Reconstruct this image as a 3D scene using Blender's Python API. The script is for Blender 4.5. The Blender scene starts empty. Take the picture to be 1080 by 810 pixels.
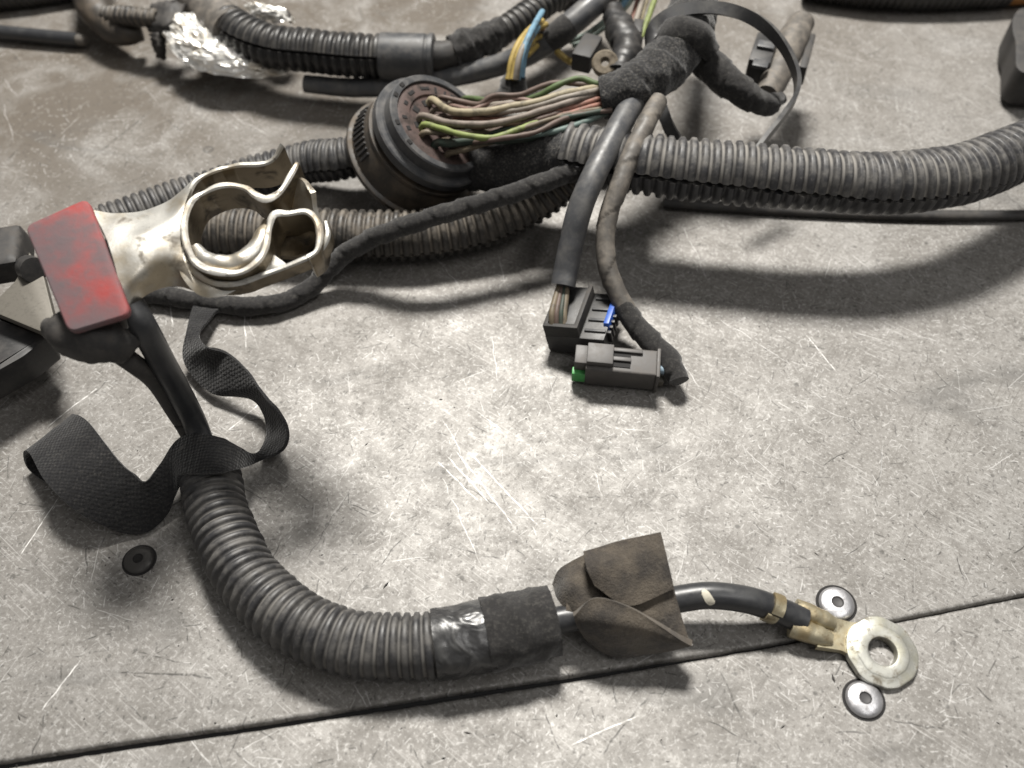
import bpy, bmesh, math, random
from mathutils import Vector as V, noise as mnoise, Matrix
random.seed(7)
R = math.radians
MM = 0.001
sc = bpy.context.scene
COL = sc.collection

# ------------------------------------------------------------------ camera
CAM_H, TILT, FPX = 190.0, R(37), 540 / math.tan(R(29))     # mm, angle from straight down, focal length in photo pixels
cam_d = bpy.data.cameras.new('camera'); cam = bpy.data.objects.new('camera', cam_d); COL.objects.link(cam)
CAM = V((0, -CAM_H * math.tan(TILT), CAM_H))
cam.location = CAM * MM
cam.rotation_euler = (TILT, 0, 0)
cam_d.sensor_width = 36; cam_d.lens = FPX / 1080 * 36
cam_d.clip_start = 0.005; cam_d.clip_end = 20
cam_d.dof.use_dof = True; cam_d.dof.focus_distance = 0.214; cam_d.dof.aperture_fstop = 14
sc.camera = cam

# ------------------------------------------------------------------ world, lamps, exposure
w = bpy.data.worlds.new('World'); sc.world = w; w.use_nodes = True
bg = w.node_tree.nodes['Background']
bg.inputs[0].default_value = (1.0, 0.97, 0.93, 1); bg.inputs[1].default_value = 0.20

def lamp(name, loc, target, power, sx, sy, color):
    d = bpy.data.lights.new(name, 'AREA'); d.shape = 'RECTANGLE'; d.size = sx; d.size_y = sy
    d.energy = power; d.color = color
    o = bpy.data.objects.new(name, d); COL.objects.link(o)
    o.location = loc; o.rotation_euler = (V(target) - V(loc)).to_track_quat('-Z', 'Y').to_euler()
    return o
lamp('workshop_lamp', (-0.02, 0.60, 1.02), (0, 0, 0), 30, 0.28, 0.16, (1.0, 0.965, 0.905))
lamp('fill_lamp', (0.75, -0.35, 1.6), (0, 0, 0), 7, 1.2, 0.15, (1.0, 0.98, 0.95))  # weak second lamp added from the front right as fill

sc.view_settings.view_transform = 'Standard'; sc.view_settings.look = 'None'
sc.view_settings.exposure = 0; sc.view_settings.gamma = 1
sc.render.engine = 'CYCLES'
sc.cycles.use_denoising = True
sc.cycles.max_bounces = 5

# ------------------------------------------------------------------ measuring: photo pixel + height (mm) -> point in the place
def ray(px, py):
    x = (px - 540) / FPX; y = (405 - py) / FPX
    return V((x, y * math.cos(TILT) + math.sin(TILT), y * math.sin(TILT) - math.cos(TILT)))
def P(px, py, h=0.0):
    d = ray(px, py); return CAM + d * ((CAM_H - h) / -d.z)
def PPL(px, py, o, n):
    d = ray(px, py); return CAM + d * ((o - CAM).dot(n) / d.dot(n))
def mmpx(px, py, h=0.0):
    d = ray(px, py); return ((CAM_H - h) / -d.z) / FPX
C_R, C_U, C_B = V((1, 0, 0)), V((0, math.cos(TILT), math.sin(TILT))), V((0, -math.sin(TILT), math.cos(TILT)))

# ------------------------------------------------------------------ objects
def thing(name, label, cat, at, group=None):
    o = bpy.data.objects.new(name, None); COL.objects.link(o); o.location = V(at) * MM
    o.empty_display_size = 0.01
    o['label'] = label; o['category'] = cat
    if group: o['group'] = group
    return o
def origin(o):
    v = V((0, 0, 0))
    while o: v += V(o.location); o = o.parent
    return v
def mesh_obj(name, verts, faces, mats, parent=None, smooth=True, attr=None, mat_idx=None, label=None, angle=None):
    off = origin(parent)
    me = bpy.data.meshes.new(name)
    me.from_pydata([V(v) * MM - off for v in verts], [], faces)
    bm = bmesh.new(); bm.from_mesh(me); bmesh.ops.recalc_face_normals(bm, faces=bm.faces); bm.to_mesh(me); bm.free()
    for m in (mats if isinstance(mats, (list, tuple)) else [mats]): me.materials.append(m)
    if attr:
        a = me.attributes.new('dust', 'FLOAT', 'POINT'); a.data.foreach_set('value', attr)
    for p in me.polygons: p.use_smooth = smooth
    if mat_idx: 
        for p, i in zip(me.polygons, mat_idx): p.material_index = i
    if angle is not None: me.set_sharp_from_angle(angle=R(angle))
    o = bpy.data.objects.new(name, me); COL.objects.link(o); o.parent = parent
    if label: o['label'] = label
    return o
def from_bm(name, bm, mats, parent=None, smooth=True, angle=35, label=None):
    vs = [v.co.copy() for v in bm.verts]; bm.verts.index_update()
    fs = [[v.index for v in f.verts] for f in bm.faces]; mi = [f.material_index for f in bm.faces]
    bm.free()
    return mesh_obj(name, vs, fs, mats, parent, smooth, mat_idx=mi, angle=angle, label=label)

def cr(p0, p1, p2, p3, t):
    return 0.5 * ((2 * p1) + (p2 - p0) * t + (2 * p0 - 5 * p1 + 4 * p2 - p3) * t * t + (3 * p1 - p0 - 3 * p2 + p3) * t ** 3)
def spline(pts, n=14):
    pts = [V(p) for p in pts]
    e = [pts[0] * 2 - pts[1]] + pts + [pts[-1] * 2 - pts[-2]]
    out = []
    for i in range(len(pts) - 1):
        for k in range(n): out.append(cr(e[i], e[i + 1], e[i + 2], e[i + 3], k / n))
    out.append(pts[-1]); return out
def resample(pts, step):
    L = [0]
    for a, b in zip(pts, pts[1:]): L.append(L[-1] + (b - a).length)
    n = max(2, int(round(L[-1] / step))); out = []; j = 0
    for i in range(n + 1):
        s = L[-1] * i / n
        while j < len(L) - 2 and L[j + 1] < s: j += 1
        t = (s - L[j]) / max(1e-9, L[j + 1] - L[j]); out.append(pts[j].lerp(pts[j + 1], min(1, max(0, t))))
    return out, L[-1]
def frames(c):
    fr = []
    for i in range(len(c)):
        T = (c[min(i + 1, len(c) - 1)] - c[max(i - 1, 0)]).normalized()
        U = V((0, 0, 1)) - T * T.z
        if U.length < 0.2 and fr: U = fr[-1][1] - T * T.dot(fr[-1][1])
        U.normalize(); fr.append((T, U, T.cross(U)))
    return fr
def pp(lst): return [P(*p) for p in lst]

def tube(name, path, r, mat, parent, segs=20, step=1.0, lump=0.0, lump_f=0.35, flat=1.0, caps=True, label=None, fn=None, attr_fn=None, raw=False, seed=0.0):
    """path: list of photo points (px, py, height) ; r: one radius or a list along the path"""
    c = spline(path if raw else pp(path)); c, L = resample(c, step); fr = frames(c); n = len(c)
    vs, fs, at = [], [], []
    for i, (p, (T, U, B)) in enumerate(zip(c, fr)):
        u = i / (n - 1)
        if isinstance(r, (list, tuple)):
            k = u * (len(r) - 1); a = min(int(k), len(r) - 2); t = k - a; t = t * t * (3 - 2 * t); rr = r[a] * (1 - t) + r[a + 1] * t
        else: rr = r
        for j in range(segs):
            th = 2 * math.pi * j / segs
            d = B * math.cos(th) + U * math.sin(th) * flat
            q = rr
            if lump: q += lump * mnoise.noise((p + d * rr) * lump_f + V((seed, 0, 0))) + 0.4 * lump * mnoise.noise((p + d * rr) * lump_f * 2.7)
            if fn: q += fn(u * L, th, rr)
            vs.append(p + d * q)
            if attr_fn: at.append(attr_fn(u * L, th))
    for i in range(n - 1):
        for j in range(segs):
            k = (j + 1) % segs; fs.append((i * segs + j, i * segs + k, (i + 1) * segs + k, (i + 1) * segs + j))
    if caps:
        for i0, p, T in ((0, c[0], -fr[0][0]), ((n - 1) * segs, c[-1], fr[-1][0])):
            ci = len(vs); vs.append(p + T * 0.25)
            if at: at.append(0)
            for j in range(segs): fs.append((i0 + j, i0 + (j + 1) % segs, ci))
    return mesh_obj(name, vs, fs, mat, parent, attr=at or None, angle=50, label=label)

def wound(pitch, amp): return lambda s_, th, rr: amp * (((s_ / pitch + th / (2 * math.pi)) % 1) - .5)

def corrugated(name, path, r, pitch, depth, mat, parent, segs=40, slit=None, slit_r=None, side=1, label=None, raw=False, seed=0, sub=9, wob=0.12):
    c = spline(path if raw else pp(path)); c, L = resample(c, pitch / sub); fr = frames(c); n = len(c)
    ths = [(2 * math.pi * j / segs, 0) for j in range(segs)]
    if slit is not None:
        w = 0.085 * side
        ths = [t for t in ths if abs((t[0] - slit + math.pi) % (2 * math.pi) - math.pi) > 0.13]
        ths += [((slit + w) % (2 * math.pi), 1), ((slit + w * .55) % (2 * math.pi), 2), ((slit - w * .55) % (2 * math.pi), 2), ((slit - w) % (2 * math.pi), 3)]
        ths.sort()
    m = len(ths); vs, fs, at = [], [], []
    for i, (p, (T, U, B)) in enumerate(zip(c, fr)):
        s = i * L / (n - 1)
        for th, kind in ths:
            th2 = th
            if slit is not None and slit_r is not None: th2 = th + slit_r * (s / L)
            ph = s / pitch
            rr = r
            if slit is not None:
                dlt = side * ((slit - th + math.pi) % (2 * math.pi) - math.pi)
                if 0 < dlt < 1.7: ph += 0.45; rr -= 0.6 * (1 - dlt / 1.7)
            u = ph % 1.0
            g = 0.5 - 0.5 * math.tanh(math.cos(2 * math.pi * (u - 0.5)) * -2.2 - 0.75) / math.tanh(2.2)   # 1 in the groove
            g = min(1, max(0, 1 - g))
            q = rr - depth * g * (1 + .2 * mnoise.noise(V((math.floor(ph) * .9, seed, th * .3)))) + wob * 1.8 * mnoise.noise(V((math.floor(ph) * 1.7, math.cos(th) * .8, math.sin(th) * .8 + seed))) + .35 * mnoise.noise(V((s * .09, math.cos(th), math.sin(th) + seed)))
            dd = g
            if slit is not None and 0 < dlt < 1.7 and kind != 3: dd = -.8 + .35 * g
            if kind == 2: q = r - depth - 2.2; dd = 0
            if kind == 1: dd = max(dd, 0.75); q += 0.12
            vs.append(p + (B * math.cos(th2) + U * math.sin(th2)) * q); at.append(dd)
    for i in range(n - 1):
        for j in range(m):
            k = (j + 1) % m; fs.append((i * m + j, i * m + k, (i + 1) * m + k, (i + 1) * m + j))
    for i0, p in ((0, c[0]), ((n - 1) * m, c[-1])):      # a shallow inner lip at each mouth
        st = len(vs)
        for j in range(m): vs.append(p.lerp(vs[i0 + j], 0.8)); at.append(0)
        ci = len(vs); vs.append(p); at.append(0)
        for j in range(m):
            k = (j + 1) % m; fs.append((i0 + j, i0 + k, st + k, st + j)); fs.append((st + j, st + k, ci))
    return mesh_obj(name, vs, fs, mat, parent, attr=at, label=label, angle=75)

def lathe(name, prof, o, axis, mat, parent, segs=48, e1=None, label=None, mat_of=None, angle=35, rmod=None):
    axis = V(axis).normalized(); e1 = V(e1) if e1 else (V((1, 0, 0)) if abs(axis.x) < .9 else V((0, 1, 0)))
    e1 = (e1 - axis * e1.dot(axis)).normalized(); e2 = axis.cross(e1)
    vs, fs, mi = [], [], []
    for (r, a) in prof:
        for j in range(segs):
            t = 2 * math.pi * j / segs; vs.append(V(o) + axis * a + (e1 * math.cos(t) + e2 * math.sin(t)) * max(r * (rmod(t, r) if rmod else 1), 1e-3))
    for i in range(len(prof) - 1):
        for j in range(segs):
            k = (j + 1) % segs; fs.append((i * segs + j, i * segs + k, (i + 1) * segs + k, (i + 1) * segs + j))
            mi.append(mat_of[i] if mat_of else 0)
    return mesh_obj(name, vs, fs, mat, parent, mat_idx=mi, angle=angle, label=label)

def obox(name, c, X, Y, Z, dims, mat, parent, bev=0.4, segs=2, label=None, taper=1.0):
    """oriented bevelled block; taper narrows its top"""
    X, Y, Z = V(X).normalized(), V(Y).normalized(), V(Z).normalized(); a, b, h = [d / 2 for d in dims]
    bm = bmesh.new(); vv = []
    for z in (-1, 1):
        k = taper if z > 0 else 1
        for x, y in ((-1, -1), (1, -1), (1, 1), (-1, 1)): vv.append(bm.verts.new(V(c) + X * a * x * k + Y * b * y * k + Z * h * z))
    for f in ((3, 2, 1, 0), (4, 5, 6, 7), (0, 1, 5, 4), (1, 2, 6, 5), (2, 3, 7, 6), (3, 0, 4, 7)): bm.faces.new([vv[i] for i in f])
    if bev: bmesh.ops.bevel(bm, geom=bm.edges[:], offset=bev, segments=segs, affect='EDGES', profile=0.6)
    return from_bm(name, bm, mat, parent, label=label)

def prism(name, pts, n, thick, mat, parent, bev=0.5, segs=2, label=None, hole=None):
    """flat outline (3-D points) given a thickness along -n"""
    n = V(n).normalized(); bm = bmesh.new()
    top = [bm.verts.new(V(p)) for p in pts]; bot = [bm.verts.new(V(p) - n * thick) for p in pts]; m = len(pts)
    bm.faces.new(top); bm.faces.new(bot[::-1])
    for i in range(m): bm.faces.new([top[i], bot[i], bot[(i + 1) % m], top[(i + 1) % m]])
    bmesh.ops.recalc_face_normals(bm, faces=bm.faces)
    if bev:
        ed = [e for e in bm.edges if (e.verts[0] in top) == (e.verts[1] in top)]
        bmesh.ops.bevel(bm, geom=ed, offset=bev, segments=segs, affect='EDGES', profile=0.6)
    return from_bm(name, bm, mat, parent, label=label)

def rounded(poly, rad=4, n=5):
    out = []; m = len(poly)
    for i in range(m):
        a, b, c = (V((*poly[(i + k) % m], 0)) for k in (-1, 0, 1))
        r = min(rad, (a - b).length * .45, (c - b).length * .45)
        p, q = b + (a - b).normalized() * r, b + (c - b).normalized() * r
        for k in range(n + 1):
            t = k / n; v = p * (1 - t) ** 2 + b * 2 * t * (1 - t) + q * t * t; out.append((v.x, v.y))
    return out

def strip(name, pts, n, height, thick, mat, parent, lip=0.35, label=None, step=1.0, rough=0.0, sides=(0, 0)):
    """a bent metal strip standing on edge: pts run along its top edge, it goes down along -n"""
    n = V(n).normalized(); c, L = resample(spline(pts), step); m = len(c)
    t, b = thick / 2, lip
    sec = [(-t + b, 0), (t - b, 0), (t, -b), (t, -height + b), (t - b, -height), (-t + b, -height), (-t, -height + b), (-t, -b)]
    vs, fs, mi = [], [], []
    for i, p in enumerate(c):
        T = (c[min(i + 1, m - 1)] - c[max(i - 1, 0)]); T = (T - n * T.dot(n)).normalized(); S = n.cross(T)
        k = rough * mnoise.noise(p * .25)
        for (x, y) in sec: vs.append(p + S * (x * (1 + k)) + n * (y + k * 1.2))
    q = len(sec)
    for i in range(m - 1):
        for j in range(q): fs.append((i * q + j, i * q + (j + 1) % q, (i + 1) * q + (j + 1) % q, (i + 1) * q + j)); mi.append(sides[0] if j in (2, 3) else sides[1] if j in (5, 6) else 0)
    mi += [0, 0]; fs.append(tuple(range(q))); fs.append(tuple((m - 1) * q + j for j in range(q)))
    return mesh_obj(name, vs, fs, mat, parent, angle=40, label=label, mat_idx=mi)

def patch(name, grid, mat, parent, thick=1.5, nu=8, nv=8, lump=0.0, lf=0.3, label=None, raw=False, angle=60, crumple=0.0, facet=0.0):
    """a smooth sheet through a grid of (px, py, height) points, with thickness"""
    g = [[V(p) if raw else P(*p) for p in row] for row in grid]
    rows = [spline(r, nu) for r in g]; cols = [spline([r[j] for r in rows], nv) for j in range(len(rows[0]))]
    a, b = len(cols), len(cols[0]); vs = []
    for i in range(a):
        for j in range(b):
            p = cols[i][j]
            du = cols[min(i + 1, a - 1)][j] - cols[max(i - 1, 0)][j]; dv = cols[i][min(j + 1, b - 1)] - cols[i][max(j - 1, 0)]
            nn = du.cross(dv); nn = nn.normalized() if nn.length > 1e-9 else V((0, 0, 1))
            k = lump * mnoise.noise(p * lf) if lump else 0
            if crumple: k += crumple * (abs(mnoise.noise(p * lf * 2.2)) + .6 * abs(mnoise.noise(p * lf * 5 + V((9, 3, 1)))) - .35)
            if facet: k += random.uniform(-facet, facet); p = p + V((random.uniform(-.5, .5), random.uniform(-.5, .5), 0)) * facet
            vs.append((p + nn * k, nn))
    fl = 1 if sum(v[1].z for v in vs) > 0 else -1
    top = [v[0] for v in vs]; bot = [v[0] - v[1] * fl * thick for v in vs]; N = len(top); fs = []
    idx = lambda i, j: i * b + j
    for i in range(a - 1):
        for j in range(b - 1):
            f = (idx(i, j), idx(i + 1, j), idx(i + 1, j + 1), idx(i, j + 1)); fs.append(f); fs.append(tuple(k + N for k in f[::-1]))
    ring = [idx(i, 0) for i in range(a)] + [idx(a - 1, j) for j in range(1, b)] + [idx(i, b - 1) for i in range(a - 2, -1, -1)] + [idx(0, j) for j in range(b - 2, 0, -1)]
    for k in range(len(ring)): p, q = ring[k], ring[(k + 1) % len(ring)]; fs.append((p, q, q + N, p + N))
    return mesh_obj(name, top + bot, fs, mat, parent, smooth=not facet, angle=None if facet else angle, label=label)

def ribbon(name, pairs, mat, parent, thick=0.7, nu=10, across=6, lump=0.25, lf=0.25, label=None):
    A = [P(*p[0]) for p in pairs]; B = [P(*p[1]) for p in pairs]
    grid = [[a.lerp(b, k / (across - 1)) for k in range(across)] for a, b in zip(A, B)]
    return patch(name, grid, mat, parent, thick, 2, nu, lump, lf, label, raw=True)

# ------------------------------------------------------------------ materials
class Mat:
    def __init__(s, name):
        s.m = bpy.data.materials.new(name); s.m.use_nodes = True; s.nt = s.m.node_tree; s.n = s.nt.nodes
        s.b = s.n['Principled BSDF']; tc = s.n.new('ShaderNodeTexCoord'); mp = s.n.new('ShaderNodeVectorMath'); mp.operation = 'SCALE'
        s.l(tc.outputs['Object'], mp.inputs[0]); mp.inputs['Scale'].default_value = 1000.0; s.co = mp.outputs[0]
    def l(s, a, b): s.nt.links.new(a, b)
    def put(s, sock, v):
        if hasattr(v, 'is_output') or isinstance(v, bpy.types.NodeSocket): s.l(v, sock)
        elif isinstance(v, tuple) and len(v) == 3 and sock.type == 'RGBA': sock.default_value = (*v, 1)
        else: sock.default_value = v
    def noise(s, scale, detail=4, rough=.55, co=None, dist=0, color=False):
        t = s.n.new('ShaderNodeTexNoise'); s.l(co or s.co, t.inputs['Vector'])
        t.inputs['Scale'].default_value = scale; t.inputs['Detail'].default_value = detail; t.inputs['Roughness'].default_value = rough; t.inputs['Distortion'].default_value = dist
        return t.outputs['Color' if color else 'Fac']
    def math(s, op, a, b=None, c=None, clamp=False):
        t = s.n.new('ShaderNodeMath'); t.operation = op; t.use_clamp = clamp
        for i, v in enumerate((a, b, c)):
            if v is not None: s.put(t.inputs[i], v)
        return t.outputs[0]
    def vm(s, op, a, b=None, out=0):
        t = s.n.new('ShaderNodeVectorMath'); t.operation = op; s.put(t.inputs[0], a)
        if b is not None: s.put(t.inputs[1], b)
        return t.outputs[out]
    def step(s, v, lo, hi, a=0.0, b=1.0):
        t = s.n.new('ShaderNodeMapRange'); t.interpolation_type = 'SMOOTHSTEP'; s.put(t.inputs[0], v)
        for i, x in enumerate((lo, hi, a, b)): s.put(t.inputs[i + 1], x)
        return t.outputs[0]
    def mix(s, f, a, b, mode='MIX'):
        t = s.n.new('ShaderNodeMix'); t.data_type = 'RGBA'; t.blend_type = mode
        s.put(t.inputs[0], f); s.put(t.inputs[6], a); s.put(t.inputs[7], b); return t.outputs[2]
    def attr(s, name):
        t = s.n.new('ShaderNodeAttribute'); t.attribute_name = name; return t.outputs['Fac']
    def up(s):
        g = s.n.new('ShaderNodeNewGeometry'); x = s.n.new('ShaderNodeSeparateXYZ'); s.l(g.outputs['Normal'], x.inputs[0]); return x.outputs[2]
    def bump(s, h, strength=.4, dist=.2):
        t = s.n.new('ShaderNodeBump'); t.inputs['Strength'].default_value = strength; t.inputs['Distance'].default_value = dist * MM
        s.l(h, t.inputs['Height'])
        if s.b.inputs['Normal'].is_linked: s.l(s.b.inputs['Normal'].links[0].from_socket, t.inputs['Normal'])
        s.l(t.outputs[0], s.b.inputs['Normal'])
    def fin(s, col=None, rough=None, metal=None, spec=None):
        if col is not None: s.put(s.b.inputs['Base Color'], col)
        if rough is not None: s.put(s.b.inputs['Roughness'], rough)
        if metal is not None: s.put(s.b.inputs['Metallic'], metal)
        if spec is not None: s.put(s.b.inputs['Specular IOR Level'], spec)
        return s.m
    def strokes(s, cell, half_len, half_w, keep, seed, co=None, spread=1.0, base=0.0):
        """random short straight scratches: one per voronoi cell, each with its own angle"""
        sh = s.vm('ADD', co or s.co, (seed * 17.3, seed * 9.1, 0)); fl = s.vm('MULTIPLY', sh, (1, 1, 0))
        t = s.n.new('ShaderNodeTexVoronoi'); t.voronoi_dimensions = '2D'; s.l(fl, t.inputs['Vector']); t.inputs['Scale'].default_value = 1 / cell
        d = s.vm('SUBTRACT', fl, t.outputs['Position'])
        x = s.n.new('ShaderNodeSeparateColor'); s.l(t.outputs['Color'], x.inputs[0])
        ang = s.math('MULTIPLY_ADD', x.outputs[0], 3.1416 * spread, base)
        rot = s.n.new('ShaderNodeVectorRotate'); rot.rotation_type = 'Z_AXIS'; s.l(d, rot.inputs['Vector']); s.l(ang, rot.inputs['Angle'])
        q = s.n.new('ShaderNodeSeparateXYZ'); s.l(rot.outputs[0], q.inputs[0])
        hl = s.math('MULTIPLY', x.outputs[1], half_len)
        a = s.step(s.math('ABSOLUTE', q.outputs[0]), s.math('MULTIPLY', hl, .6), hl, 1, 0)
        b = s.step(s.math('ABSOLUTE', q.outputs[1]), half_w * .3, half_w, 1, 0)
        k = s.math('LESS_THAN', x.outputs[2], keep)
        return s.math('MULTIPLY', s.math('MULTIPLY', a, b), k)
    def segment(s, a, b, half_w, co=None):
        """one particular long scratch between two points of the table"""
        a, b = V((a.x, a.y, 0)), V((b.x, b.y, 0)); d = b - a; L = d.length; d.normalize()
        r = s.vm('SUBTRACT', co or s.co, tuple(a))
        u = s.vm('DOT_PRODUCT', r, tuple(d), 1); v = s.vm('DOT_PRODUCT', r, (-d.y, d.x, 0.0), 1)
        k = s.step(s.math('ABSOLUTE', v), half_w * .35, half_w, 1, 0)
        e = s.step(s.math('ABSOLUTE', s.math('SUBTRACT', u, L / 2)), L * .35, L / 2, 1, 0)
        return s.math('MULTIPLY', k, e)

def mat_table():
    s = Mat('worn sheet metal')
    big = s.noise(.012, 3, .5); mid = s.noise(.075, 4, .66); fine = s.noise(.3, 4, .75); grain = s.noise(1.05, 3, .75)
    col = s.mix(s.step(big, .35, .65), (.195, .187, .176), (.25, .242, .23))
    col = s.mix(s.step(mid, .44, .68, 0, .5), col, (.15, .142, .131))
    col = s.mix(s.step(mid, .28, .44, .5, 0), col, (.32, .312, .30))
    col = s.mix(s.step(fine, .54, .62, 0, .3), col, (.13, .122, .113))
    col = s.mix(s.step(fine, .36, .45, .35, 0), col, (.38, .372, .36))
    col = s.mix(s.step(grain, .57, .63, 0, .6), col, (.10, .094, .086))
    col = s.mix(s.step(grain, .395, .44, .5, 0), col, (.43, .424, .412))
    for ang, sd in ((.65, 3.0), (-.95, 41.0)):      # brushed scuffs in two main directions
        rt = s.n.new('ShaderNodeVectorRotate'); rt.rotation_type = 'Z_AXIS'; rt.inputs['Angle'].default_value = ang; s.l(s.vm('ADD', s.co, (sd, sd, 0)), rt.inputs['Vector'])
        sf = s.math('MULTIPLY', s.step(s.noise(1.0, 3, .6, co=s.vm('MULTIPLY', rt.outputs[0], (.09, 2.2, 1))), .56, .68), s.step(s.noise(.05, 2, .5, co=rt.outputs[0]), .42, .6, .1, .55))
        col = s.mix(sf, col, (.46, .452, .44) if ang > 0 else (.115, .108, .10))
    # grime: brownish film, heavier towards the back left of the bench
    sep = s.n.new('ShaderNodeSeparateXYZ'); s.l(s.co, sep.inputs[0])
    far = s.step(s.math('MULTIPLY_ADD', sep.outputs[0], -.45, sep.outputs[1]), -20, 230)
    gr = s.math('MULTIPLY', s.math('MULTIPLY_ADD', far, 1.0, .14), s.step(s.noise(.03, 4, .66, dist=.6), .22, .6))
    col = s.mix(gr, col, (.105, .09, .074))
    smear = s.step(s.noise(.022, 3, .6, co=s.vm('MULTIPLY', s.co, (.6, 1.8, 1)), dist=1.2), .56, .74, 0, .5)
    col = s.mix(smear, col, (.085, .082, .078))
    wob = s.vm('MULTIPLY_ADD', s.noise(.2, 2, .5, color=True), (.9, .9, 0)); s.l(s.co, s.n[-1].inputs[2])
    wob2 = s.vm('MULTIPLY_ADD', s.noise(.12, 2, .5, color=True), (3, 3, 0)); s.l(s.co, s.n[-1].inputs[2])
    brk = s.step(s.noise(.5, 2, .6), .36, .56)
    area = s.step(s.noise(.045, 3, .6), .38, .62)
    dk = s.math('MAXIMUM', s.math('MULTIPLY', s.strokes(4.6, 2.4, .22, .45, 1, wob), .8), s.strokes(13, 6.5, .22, .4, 2, wob2))
    dk = s.math('MAXIMUM', dk, s.math('MULTIPLY', s.strokes(1.7, .7, .3, .4, 3, wob), .65))
    dk = s.math('MAXIMUM', dk, s.math('MULTIPLY', s.strokes(46, 26, .18, .5, 12, wob2), .7))
    lt = s.math('MAXIMUM', s.math('MULTIPLY', s.strokes(4.3, 2.2, .17, .6, 4, wob), .55), s.math('MULTIPLY', s.strokes(13, 8, .15, .6, 5, wob), .7))
    lt = s.math('MAXIMUM', lt, s.math('MULTIPLY', s.strokes(2.0, 1.0, .2, .55, 6, wob), .6))
    lt = s.math('MULTIPLY', lt, s.math('MULTIPLY_ADD', area, .75, .25))
    lt = s.math('MAXIMUM', lt, s.math('MULTIPLY', s.strokes(30, 19, .15, .5, 7, wob2, .3, .55), s.math('MULTIPLY_ADD', brk, .6, .2)))
    SD = [((98, 168), (168, 112)), ((765, 700), (792, 752)), ((640, 792), (690, 725)), ((480, 572), (540, 585)), ((120, 700), (240, 708))]
    for a, b in SD: dk = s.math('MAXIMUM', dk, s.segment(P(*a), P(*b), .3, wob2))
    dk = s.math('MULTIPLY', dk, s.math('MULTIPLY_ADD', brk, .75, .25))
    vor = s.n.new('ShaderNodeTexVoronoi'); vor.voronoi_dimensions = '2D'; s.l(wob, vor.inputs['Vector']); vor.inputs['Scale'].default_value = .19
    sc3 = s.n.new('ShaderNodeSeparateColor'); s.l(vor.outputs['Color'], sc3.inputs[0])
    rad = s.math('MULTIPLY', s.math('POWER', sc3.outputs[0], 7), .13)
    spot = s.step(s.math('SUBTRACT', vor.outputs['Distance'], rad), -.05, .03, 1, 0)
    dk = s.math('MAXIMUM', dk, s.math('MULTIPLY', spot, .7))
    h = P(217, 159); dd = s.vm('DISTANCE', wob, (h.x + 1.1, h.y + 1.1, 0.0), 1); dk = s.math('MAXIMUM', dk, s.math('SUBTRACT', s.step(dd, 1.5, 1.9, 1, 0), s.step(dd, .9, 1.4, .7, 0)))
    SC = [((472, 478), (520, 530)), ((462, 483), (508, 528)), ((492, 470), (573, 556)), ((480, 470), (548, 558)),
          ((185, 345), (178, 300)), ((262, 372), (258, 300)), ((240, 455), (280, 420)),
          ((90, 690), (45, 750)), ((68, 518), (20, 590)), ((108, 405), (50, 450)), ((850, 350), (885, 392)), ((600, 785), (680, 750))]
    ls = None
    for a, b in SC:
        g = s.segment(P(*a), P(*b), .17 + .08 * random.random(), wob); ls = g if ls is None else s.math('MAXIMUM', ls, g)
    ls = s.math('MULTIPLY', ls, s.math('MULTIPLY_ADD', brk, .75, .25))
    col = s.mix(s.math('MULTIPLY', dk, .8), col, (.04, .038, .035))
    col = s.mix(s.math('MULTIPLY', lt, .8), col, (.54, .535, .525))
    col = s.mix(s.math('MULTIPLY', ls, .8), col, (.68, .675, .66))
    rough = s.math('ADD', s.step(mid, .3, .7, .50, .61), s.math('MULTIPLY', gr, .3))
    s.bump(s.math('ADD', s.math('MULTIPLY', fine, .6), s.math('MULTIPLY', grain, .3)), .3, .2)
    return s.fin(col, rough, s.math('MULTIPLY_ADD', gr, -.25, .34))

def mat_plastic(name, base=(.022, .022, .023), dust=(.16, .15, .135), amt=.35, rough=.45, groove=0.0, scale=.25, fine=1.2, up=.5, spec=.5):
    s = Mat(name); n = s.noise(scale, 6, .62); f = s.noise(fine, 4, .6)
    k = s.step(n, .38, .72, 0, amt)
    if up: k = s.math('MULTIPLY', k, s.math('MULTIPLY_ADD', s.step(s.up(), -.1, .9), up, 1 - up))
    k = s.math('ADD', k, s.math('MULTIPLY', s.step(f, .52, .75), amt * .45), clamp=True)
    if groove:
        k = s.math('MULTIPLY', k, s.step(s.attr('dust'), -.6, 0, .25, 1))
        g = s.math('MULTIPLY', s.step(s.attr('dust'), .55, .98, 0, groove), s.step(s.noise(.06, 4, .6), .36, .6, .15, 1)); k = s.math('MAXIMUM', k, g)
    sc_ = s.step(s.noise(.5, 3, .7, co=s.vm('MULTIPLY', s.co, (1, 6, 3))), .66, .72, 0, .25); k = s.math('MAXIMUM', k, sc_)
    col = s.mix(k, base, dust); s.bump(f, .12, .08)
    return s.fin(col, s.math('MULTIPLY_ADD', k, .45, rough, clamp=True), 0, spec)

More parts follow.
